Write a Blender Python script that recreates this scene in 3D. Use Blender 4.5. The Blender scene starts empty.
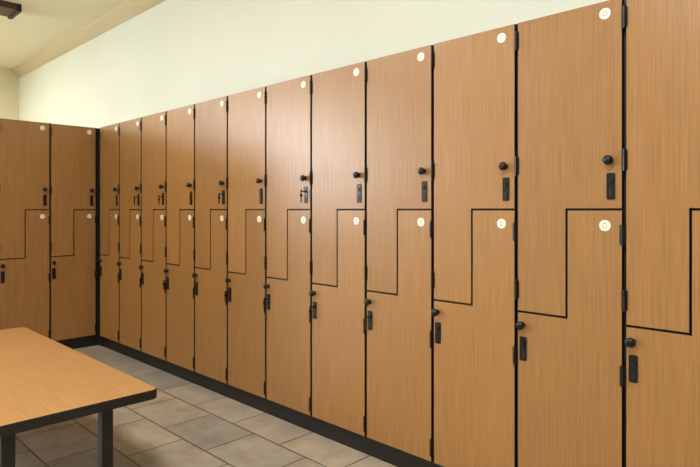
import bpy, bmesh, math
from mathutils import Vector, Matrix
sc=bpy.context.scene
COL=sc.collection
EYE=1.205
def lin(c):
    return tuple(((x/255)/12.92 if x/255<=.04045 else (((x/255)+.055)/1.055)**2.4) for x in c)+(1,)
def mat(name,c,rough=.5,metal=0,spec=.5):
    m=bpy.data.materials.new(name);m.use_nodes=True
    b=m.node_tree.nodes['Principled BSDF']
    b.inputs['Base Color'].default_value=lin(c);b.inputs['Roughness'].default_value=rough
    b.inputs['Metallic'].default_value=metal;b.inputs['Specular IOR Level'].default_value=spec
    return m
def noise_mix(m,c1,c2,scale,vec_scale=(1,1,1),detail=4,p=(.35,.65),vary=0):
    nt=m.node_tree;n=nt.nodes;l=nt.links;b=n['Principled BSDF']
    g=n.new('ShaderNodeNewGeometry');mp=n.new('ShaderNodeMapping');mp.inputs['Scale'].default_value=vec_scale
    l.new(g.outputs['Position'],mp.inputs['Vector'])
    t=n.new('ShaderNodeTexNoise');t.inputs['Scale'].default_value=scale;t.inputs['Detail'].default_value=detail
    l.new(mp.outputs[0],t.inputs['Vector'])
    r=n.new('ShaderNodeValToRGB');r.color_ramp.elements[0].position=p[0];r.color_ramp.elements[1].position=p[1]
    r.color_ramp.elements[0].color=lin(c1);r.color_ramp.elements[1].color=lin(c2)
    l.new(t.outputs[0],r.inputs[0])
    out=r.outputs[0]
    if vary:
        # broad soft figure + slight door to door batch difference
        mp2=n.new('ShaderNodeMapping');mp2.inputs['Scale'].default_value=(22,22,1.2)
        l.new(g.outputs['Position'],mp2.inputs['Vector'])
        t2=n.new('ShaderNodeTexNoise');t2.inputs['Scale'].default_value=1;t2.inputs['Detail'].default_value=3
        l.new(mp2.outputs[0],t2.inputs['Vector'])
        oi=n.new('ShaderNodeObjectInfo')
        ad=n.new('ShaderNodeMath');ad.operation='ADD'
        l.new(t2.outputs[0],ad.inputs[0]);l.new(oi.outputs['Random'],ad.inputs[1])
        mr=n.new('ShaderNodeMapRange');mr.inputs['From Min'].default_value=.3;mr.inputs['From Max'].default_value=1.7
        mr.inputs['To Min'].default_value=1-vary;mr.inputs['To Max'].default_value=1+vary
        l.new(ad.outputs[0],mr.inputs['Value'])
        hs=n.new('ShaderNodeHueSaturation');l.new(mr.outputs[0],hs.inputs['Value']);l.new(out,hs.inputs['Color'])
        out=hs.outputs[0]
    l.new(out,b.inputs['Base Color'])
    return r
wood=mat('oak_laminate',(160,116,68),.33,0,.6)
noise_mix(wood,(130,92,48),(160,116,65),1.0,(240,240,4),5,(.25,.75),vary=.1)
benchwood=mat('bench_laminate',(180,138,94),.36)
noise_mix(benchwood,(154,113,68),(182,139,90),1.0,(4,160,160),5,(.25,.75))
black=mat('black_frame',(14,13,13),.55)
blackedge=mat('black_edge',(20,18,17),.45)
hw=mat('black_hardware',(16,16,18),.3,.3)
disc=mat('number_disc',(226,224,216),.4)
discink=mat('disc_ink',(140,136,130),.5)
wallm=mat('wall_paint',(214,220,204),.8)
noise_mix(wallm,(222,226,215),(225,229,218),1.5,(1,1,1))
wally=mat('wall_paint_cream',(234,225,192),.8)
ceilm=mat('ceiling_paint',(238,229,200),.85)
tan=mat('strip_tan',(204,188,152),.8)
beamm=mat('dark_wood_beam',(88,56,36),.5)
noise_mix(beamm,(70,42,26),(100,66,42),1,(60,3,60))
white=mat('fixture_white',(235,235,230),.4)
glow=mat('lamp_diffuser',(255,250,240),.4)
glow.node_tree.nodes['Principled BSDF'].inputs['Emission Color'].default_value=(1,.95,.88,1)
glow.node_tree.nodes['Principled BSDF'].inputs['Emission Strength'].default_value=2
sheen_glow=mat('sheen_panel_glow',(255,255,255),.4)  # emission of the added panel that makes the locker door highlight
sheen_glow.node_tree.nodes['Principled BSDF'].inputs['Emission Color'].default_value=(.88,.92,1,1)
sheen_glow.node_tree.nodes['Principled BSDF'].inputs['Emission Strength'].default_value=52
# floor tiles
tile=mat('floor_tile',(140,135,125),.4)
nt=tile.node_tree;n=nt.nodes;l=nt.links;b=n['Principled BSDF']
g=n.new('ShaderNodeNewGeometry');br=n.new('ShaderNodeTexBrick')
br.inputs['Scale'].default_value=1;br.inputs['Brick Width'].default_value=.42;br.inputs['Row Height'].default_value=.305
br.inputs['Mortar Size'].default_value=.005;br.inputs['Mortar Smooth'].default_value=.2;br.offset=.5
br.inputs['Color1'].default_value=lin((152,149,142));br.inputs['Color2'].default_value=lin((184,170,152))
br.inputs['Mortar'].default_value=lin((92,87,80))
l.new(g.outputs['Position'],br.inputs['Vector'])
t=n.new('ShaderNodeTexNoise');t.inputs['Scale'].default_value=6;t.inputs['Detail'].default_value=8;t.inputs['Roughness'].default_value=.65
l.new(g.outputs['Position'],t.inputs['Vector'])
r=n.new('ShaderNodeValToRGB');r.color_ramp.elements[0].position=.32;r.color_ramp.elements[1].position=.68
r.color_ramp.elements[0].color=(.68,.65,.62,1);r.color_ramp.elements[1].color=(1,1,1,1)
l.new(t.outputs[0],r.inputs[0])
mx=n.new('ShaderNodeMix');mx.data_type='RGBA';mx.blend_type='MULTIPLY';mx.inputs[0].default_value=1
l.new(br.outputs['Color'],mx.inputs[6]);l.new(r.outputs[0],mx.inputs[7]);l.new(mx.outputs[2],b.inputs['Base Color'])
bp=n.new('ShaderNodeBump');bp.inputs['Strength'].default_value=.5;bp.inputs['Distance'].default_value=.003;bp.invert=True
l.new(br.outputs['Fac'],bp.inputs['Height']);l.new(bp.outputs[0],b.inputs['Normal'])

def bm_box(bm,x0,x1,y0,y1,z0,z1,mi=0):
    m=Matrix.Translation(((x0+x1)/2,(y0+y1)/2,(z0+z1)/2))@Matrix.Diagonal((x1-x0,y1-y0,z1-z0,1))
    r=bmesh.ops.create_cube(bm,size=1,matrix=m)
    for v in r['verts']:
        for f in v.link_faces:f.material_index=mi
    return r['verts']
def mesh_from(bm,name,mats,smooth=False):
    me=bpy.data.meshes.new(name);bmesh.ops.recalc_face_normals(bm,faces=bm.faces)
    bm.to_mesh(me);bm.free()
    for m in mats:me.materials.append(m)
    if smooth:
        for p in me.polygons:p.use_smooth=True
    return me
def add(name,me,parent=None,loc=(0,0,0),rz=0):
    o=bpy.data.objects.new(name,me);COL.objects.link(o);o.location=loc;o.rotation_euler=(0,0,rz)
    if parent:o.parent=parent
    return o
def box(name,x0,x1,y0,y1,z0,z1,m,parent=None,bev=0):
    cx,cy,cz=(x0+x1)/2,(y0+y1)/2,(z0+z1)/2
    bm=bmesh.new();bm_box(bm,x0-cx,x1-cx,y0-cy,y1-cy,z0-cz,z1-cz)
    if bev:bmesh.ops.bevel(bm,geom=bm.edges[:],offset=bev,segments=2,affect='EDGES',profile=.5)
    return add(name,mesh_from(bm,name,[m]),parent,(cx,cy,cz))
# ---- shell
CZ=EYE+2.04
X0,X1,Y0,Y1=-9.24,3.6,-4.4,2.54
box('floor',X0,X1,Y0,Y1,-.1,0,tile)
box('ceiling',X0-.1,X1+.1,Y0-.1,Y1+.1,CZ,CZ+.1,ceilm)
box('wall_back',X0-.1,X1+.1,Y1,Y1+.1,-.1,CZ,wallm)
box('wall_left',X0-.1,X0,Y0,Y1,-.1,CZ,wally)
box('wall_right',X1,X1+.1,Y0,Y1,-.1,CZ,wallm)
box('wall_front',X0-.1,X1+.1,Y0-.1,Y0,-.1,CZ,wallm)
# tan strip with curved profile along wall/ceiling joint
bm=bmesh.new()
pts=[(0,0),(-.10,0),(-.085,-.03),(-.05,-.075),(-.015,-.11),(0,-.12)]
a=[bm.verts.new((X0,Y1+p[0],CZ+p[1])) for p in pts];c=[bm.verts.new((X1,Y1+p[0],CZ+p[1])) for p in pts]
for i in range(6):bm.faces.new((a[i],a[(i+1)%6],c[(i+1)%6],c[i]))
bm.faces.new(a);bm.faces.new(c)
add('tan_strip',mesh_from(bm,'tan_strip_mesh',[tan]))
# unseen glowing panel added on the far left wall for the door sheen
wn=bpy.data.objects.new('sheen_panel_1',None);COL.objects.link(wn)
wy0,wy1,wz0,wz1=-4.25,-2.7,1.5,2.9
box('panel_face',X0+.005,X0+.02,wy0,wy1,wz0,wz1,sheen_glow,wn)
for i,(a0,a1,b0,b1) in enumerate(((wy0-.06,wy1+.06,wz0-.06,wz0),(wy0-.06,wy1+.06,wz1,wz1+.06),(wy0-.06,wy0,wz0,wz1),(wy1,wy1+.06,wz0,wz1),((wy0+wy1)/2-.02,(wy0+wy1)/2+.02,wz0,wz1))):
    box('frame_%d'%(i+1),X0,X0+.05,a0,a1,b0,b1,white,wn)
# ---- lockers
W=.3992;ZT=EYE+.725;ZB=EYE-1.105;ZU=EYE+.002;ZL=EYE-.392
G=.0065
g2=.003
def prism(pts,name,th=.019):
    bm=bmesh.new()
    vs=[bm.verts.new((p[0],0,p[1])) for p in pts];f=bm.faces.new(vs)
    r=bmesh.ops.extrude_face_region(bm,geom=[f])
    nv=[e for e in r['geom'] if isinstance(e,bmesh.types.BMVert)]
    bmesh.ops.translate(bm,verts=nv,vec=(0,th,0))
    bmesh.ops.recalc_face_normals(bm,faces=bm.faces)
    for fc in bm.faces: fc.material_index=0 if fc.normal.y<-.9 else 1
    fe=[e for e in bm.edges if all(abs(v.co.y)<1e-6 for v in e.verts)]
    bmesh.ops.bevel(bm,geom=fe,offset=.0012,segments=1,affect='EDGES',material=1)
    return mesh_from(bm,name,[wood,blackedge])
M=W/2
up=[(G,ZT),(W-G,ZT),(W-G,ZU+g2),(M-g2,ZU+g2),(M-g2,ZL+g2),(G,ZL+g2)]
lo=[(M+g2,ZU-g2),(W-G,ZU-g2),(W-G,ZB),(G,ZB),(G,ZL-g2),(M+g2,ZL-g2)]
me_up=prism(up,'upper_door');me_lo=prism(lo,'lower_door')
bm=bmesh.new()
y0,y1=.021,.45
bm_box(bm,0,.012,y0,y1,ZB-.005,ZT+.005);bm_box(bm,W-.012,W,y0,y1,ZB-.005,ZT+.005)
bm_box(bm,.0125,W-.0125,y0,y1,ZT-.015,ZT+.004);bm_box(bm,.0125,W-.0125,y0,y1,ZB-.004,ZB+.015)
bm_box(bm,.0125,W-.0125,y1-.012,y1,ZB+.02,ZT-.02)
bm_box(bm,M-.012,M+.012,y0,y1-.02,ZL-.02,ZU+.02)
bm_box(bm,M+.0125,W-.0125,y0,y1-.02,ZU-.02,ZU+.02);bm_box(bm,.0125,M-.0125,y0,y1-.02,ZL-.02,ZL+.02)
bm_box(bm,0,W,.03,y1,0,ZB-.006)
me_body=mesh_from(bm,'carcass',[black])
def lathe(prof,seg=20):
    bm=bmesh.new();rings=[]
    for (r_,y) in prof:
        rings.append([bm.verts.new((r_*math.cos(2*math.pi*i/seg),y,r_*math.sin(2*math.pi*i/seg))) for i in range(seg)])
    for a_,b_ in zip(rings,rings[1:]):
        for i in range(seg):bm.faces.new((a_[i],a_[(i+1)%seg],b_[(i+1)%seg],b_[i]))
    bm.faces.new(rings[0]);bm.faces.new(rings[-1]);return bm
me_knob=mesh_from(lathe([(.012,0),(.012,-.003),(.007,-.005),(.007,-.010),(.012,-.013),(.0165,-.018),(.0165,-.023),(.013,-.028),(.007,-.030),(.001,-.0305)]),'knob',[hw],True)
bm=bmesh.new();vs=bm_box(bm,-.014,.014,-.004,0,-.046,.046)
ed=[e for e in bm.edges if abs(e.verts[0].co.x-e.verts[1].co.x)<1e-6 and abs(e.verts[0].co.z-e.verts[1].co.z)<1e-6]
bmesh.ops.bevel(bm,geom=ed,offset=.003,segments=3,affect='EDGES')
l2=lathe([(.0085,-.003),(.0085,-.007),(.0075,-.009),(.001,-.009)])
tmp=bpy.data.meshes.new('t');l2.transform(Matrix.Translation((0,0,.018)));l2.to_mesh(tmp);l2.free();bm.from_mesh(tmp)
bm_box(bm,-.001,.001,-.0098,-.008,.012,.024,1);bm_box(bm,-.004,.004,-.006,-.003,-.034,-.012,1)
me_lock=mesh_from(bm,'lock_plate',[hw,blackedge])
bm=lathe([(.0195,0),(.0195,-.0012),(.0188,-.0018),(.001,-.0018)],28)
seg=24
for r0,r1 in ((.0070,.0095),):
    A=[bm.verts.new((r0*math.cos(2*math.pi*i/seg)*.8,-.0021,r0*math.sin(2*math.pi*i/seg))) for i in range(seg)]
    B=[bm.verts.new((r1*math.cos(2*math.pi*i/seg)*.8,-.0021,r1*math.sin(2*math.pi*i/seg))) for i in range(seg)]
    for i in range(seg):
        f=bm.faces.new((A[i],A[(i+1)%seg],B[(i+1)%seg],B[i]));f.material_index=1
me_disc=mesh_from(bm,'number_disc',[disc,discink])
bm=bmesh.new()
for k in range(3):
    bmesh.ops.create_cone(bm,cap_ends=True,segments=12,radius1=.0055,radius2=.0055,depth=.0225,matrix=Matrix.Translation((0,-.0055,(k-1)*.0235)))
bmesh.ops.create_cone(bm,cap_ends=True,segments=12,radius1=.0035,radius2=.0035,depth=.076,matrix=Matrix.Translation((0,-.0055,0)))
bm_box(bm,-.010,.010,-.0025,.001,-.034,.034)
me_hinge=mesh_from(bm,'hinge',[hw])
bm=bmesh.new()
bm_box(bm,-.001,.001,-.028,-.009,-.003,.003)
bm_box(bm,-.0012,.0012,-.038,-.028,-.009,.009)
k=lathe([(.009,-.001),(.009,.001)],16);k.transform(Matrix.Translation((0,-.034,-.02))@Matrix.Rotation(math.pi/2,4,'Z'));k.to_mesh(tmp);k.free();bm.from_mesh(tmp)
bm_box(bm,-.005,.005,-.036,-.032,-.06,-.026)
me_key=mesh_from(bm,'key',[hw])
def locker(loc,rz,keys=(0,0),s=1):
    e=bpy.data.objects.new('locker',None);COL.objects.link(e);e.location=loc;e.rotation_euler=(0,0,rz);e.scale=(s,1,1)
    add('carcass',me_body,e);add('upper_door',me_up,e);add('lower_door',me_lo,e)
    add('upper_number_disc',me_disc,e,(W-.063,0,EYE+.682));add('lower_number_disc',me_disc,e,(W-.063,0,EYE-.054))
    add('upper_knob',me_knob,e,(W-.047,0,EYE+.172));add('upper_lock',me_lock,e,(W-.043,0,EYE+.082))
    add('lower_knob',me_knob,e,(.026,0,EYE-.443));add('lower_lock',me_lock,e,(.030,0,EYE-.533))
    for i,z in enumerate((.655,.17,-.306)):add('upper_hinge_%d'%(i+1),me_hinge,e,(.002,0,EYE+z))
    for i,z in enumerate((-.085,-.565,-1.04)):add('lower_hinge_%d'%(i+1),me_hinge,e,(W-.004,0,EYE+z))
    if keys[0]:add('upper_key',me_key,e,(W-.043,0,EYE+.100))
    if keys[1]:add('lower_key',me_key,e,(.030,0,EYE-.515))
DF=2.033
kk={2:(0,1),3:(0,1),4:(1,1),5:(0,1),6:(1,0),7:(0,1),8:(1,0),9:(1,0),10:(0,1)}
for k_ in range(-5,11):
    locker((-.693-W*(k_+1),DF,0),0,kk.get(k_,(0,0)))
XC=-5.14;S=.95
for k_ in range(0,6):
    locker((XC,DF-.008-W*S*(k_+1),0),math.pi/2,(0,(k_+1)%2),S)
xe=-.693-W*11
box('trim_2',XC-.02,xe-.001,DF+.022,DF+.4,0,ZT+.003,black)
box('trim_3',XC-.45,XC-.021,DF-.007,DF+.06,0,ZT+.003,black)
# ---- bench
bn=bpy.data.objects.new('bench_table',None);COL.objects.link(bn)
bx0,bx1,by0,by1,bz=-4.09,-2.262,.40,1.155,.45
def rrect(x0,x1,y0,y1,r,seg=8):
    o=[]
    for cx,cy,a0 in ((x1-r,y1-r,0),(x0+r,y1-r,90),(x0+r,y0+r,180),(x1-r,y0+r,270)):
        for i in range(seg+1):
            a_=math.radians(a0+90*i/seg);o.append((cx+r*math.cos(a_),cy+r*math.sin(a_)))
    return o
bm=bmesh.new()
f=bm.faces.new([bm.verts.new((p[0],p[1],bz)) for p in rrect(bx0,bx1,by0,by1,.035)])
r=bmesh.ops.extrude_face_region(bm,geom=[f]);bmesh.ops.translate(bm,verts=[e for e in r['geom'] if isinstance(e,bmesh.types.BMVert)],vec=(0,0,-.038))
bmesh.ops.recalc_face_normals(bm,faces=bm.faces)
for fc in bm.faces:fc.material_index=0 if fc.normal.z>.9 else 1
te=[e for e in bm.edges if all(abs(v.co.z-bz)<1e-5 for v in e.verts)]
bmesh.ops.bevel(bm,geom=te,offset=.004,segments=2,affect='EDGES',material=1)
add('top',mesh_from(bm,'bench_top',[benchwood,blackedge]),bn)
for i,(x,y) in enumerate(((bx1-.07,by1-.20),(bx1-.07,by0+.20),(bx0+.07,by1-.20),(bx0+.07,by0+.20))):
    box('leg_%d'%(i+1),x-.023,x+.023,y-.023,y+.023,0,bz-.038,black,bn,.003)
box('rail_1',bx0+.1,bx1-.1,by1-.21,by1-.19,bz-.08,bz-.038,blackedge,bn)
box('rail_2',bx0+.1,bx1-.1,by0+.19,by0+.21,bz-.08,bz-.038,blackedge,bn)
# ---- ceiling beam
cb=bpy.data.objects.new('ceiling_beam',None);COL.objects.link(cb)
box('timber',-6.6,-6.3,Y0,1.74,CZ-.06,CZ,beamm,cb)
box('steel_strap',-6.61,-6.29,1.71,1.75,CZ-.075,CZ,black,cb)
# ---- ceiling lamps
def lamp(x,y,sx,sy,pw,col=(1,.95,.87)):
    e=bpy.data.objects.new('ceiling_lamp',None);COL.objects.link(e)
    box('frame',x-sx/2-.03,x+sx/2+.03,y-sy/2-.03,y+sy/2+.03,CZ-.05,CZ,white,e)
    box('diffuser',x-sx/2,x+sx/2,y-sy/2,y+sy/2,CZ-.06,CZ-.05,glow,e)
    L=bpy.data.lights.new('lamp_light','AREA');L.shape='RECTANGLE';L.size=sx;L.size_y=sy;L.energy=pw;L.color=col
    o=bpy.data.objects.new('lamp_light',L);COL.objects.link(o);o.location=(x,y,CZ-.065);o.parent=e
lamp(-3.6,0,1.2,.6,50)
lamp(-.6,0,1.2,.6,90)
lamp(-3.6,-2.4,1.2,.6,30)
lamp(-.6,-2.4,1.2,.6,60)
lamp(-8,.4,1.2,.6,62,(1,.92,.78))
w=bpy.data.worlds.new('world');sc.world=w;w.use_nodes=True
w.node_tree.nodes['Background'].inputs[0].default_value=(.9,.95,1,1);w.node_tree.nodes['Background'].inputs[1].default_value=.3
# ---- camera
cam=bpy.data.cameras.new('cam');co=bpy.data.objects.new('camera',cam);COL.objects.link(co)
co.location=(0,0,EYE);co.rotation_euler=(math.pi/2,0,math.atan2(570,580)+0)
cam.sensor_width=36;cam.lens=570/700*36;cam.shift_y=-23.5/700;cam.clip_start=.05
sc.camera=co
sc.view_settings.view_transform='Standard'
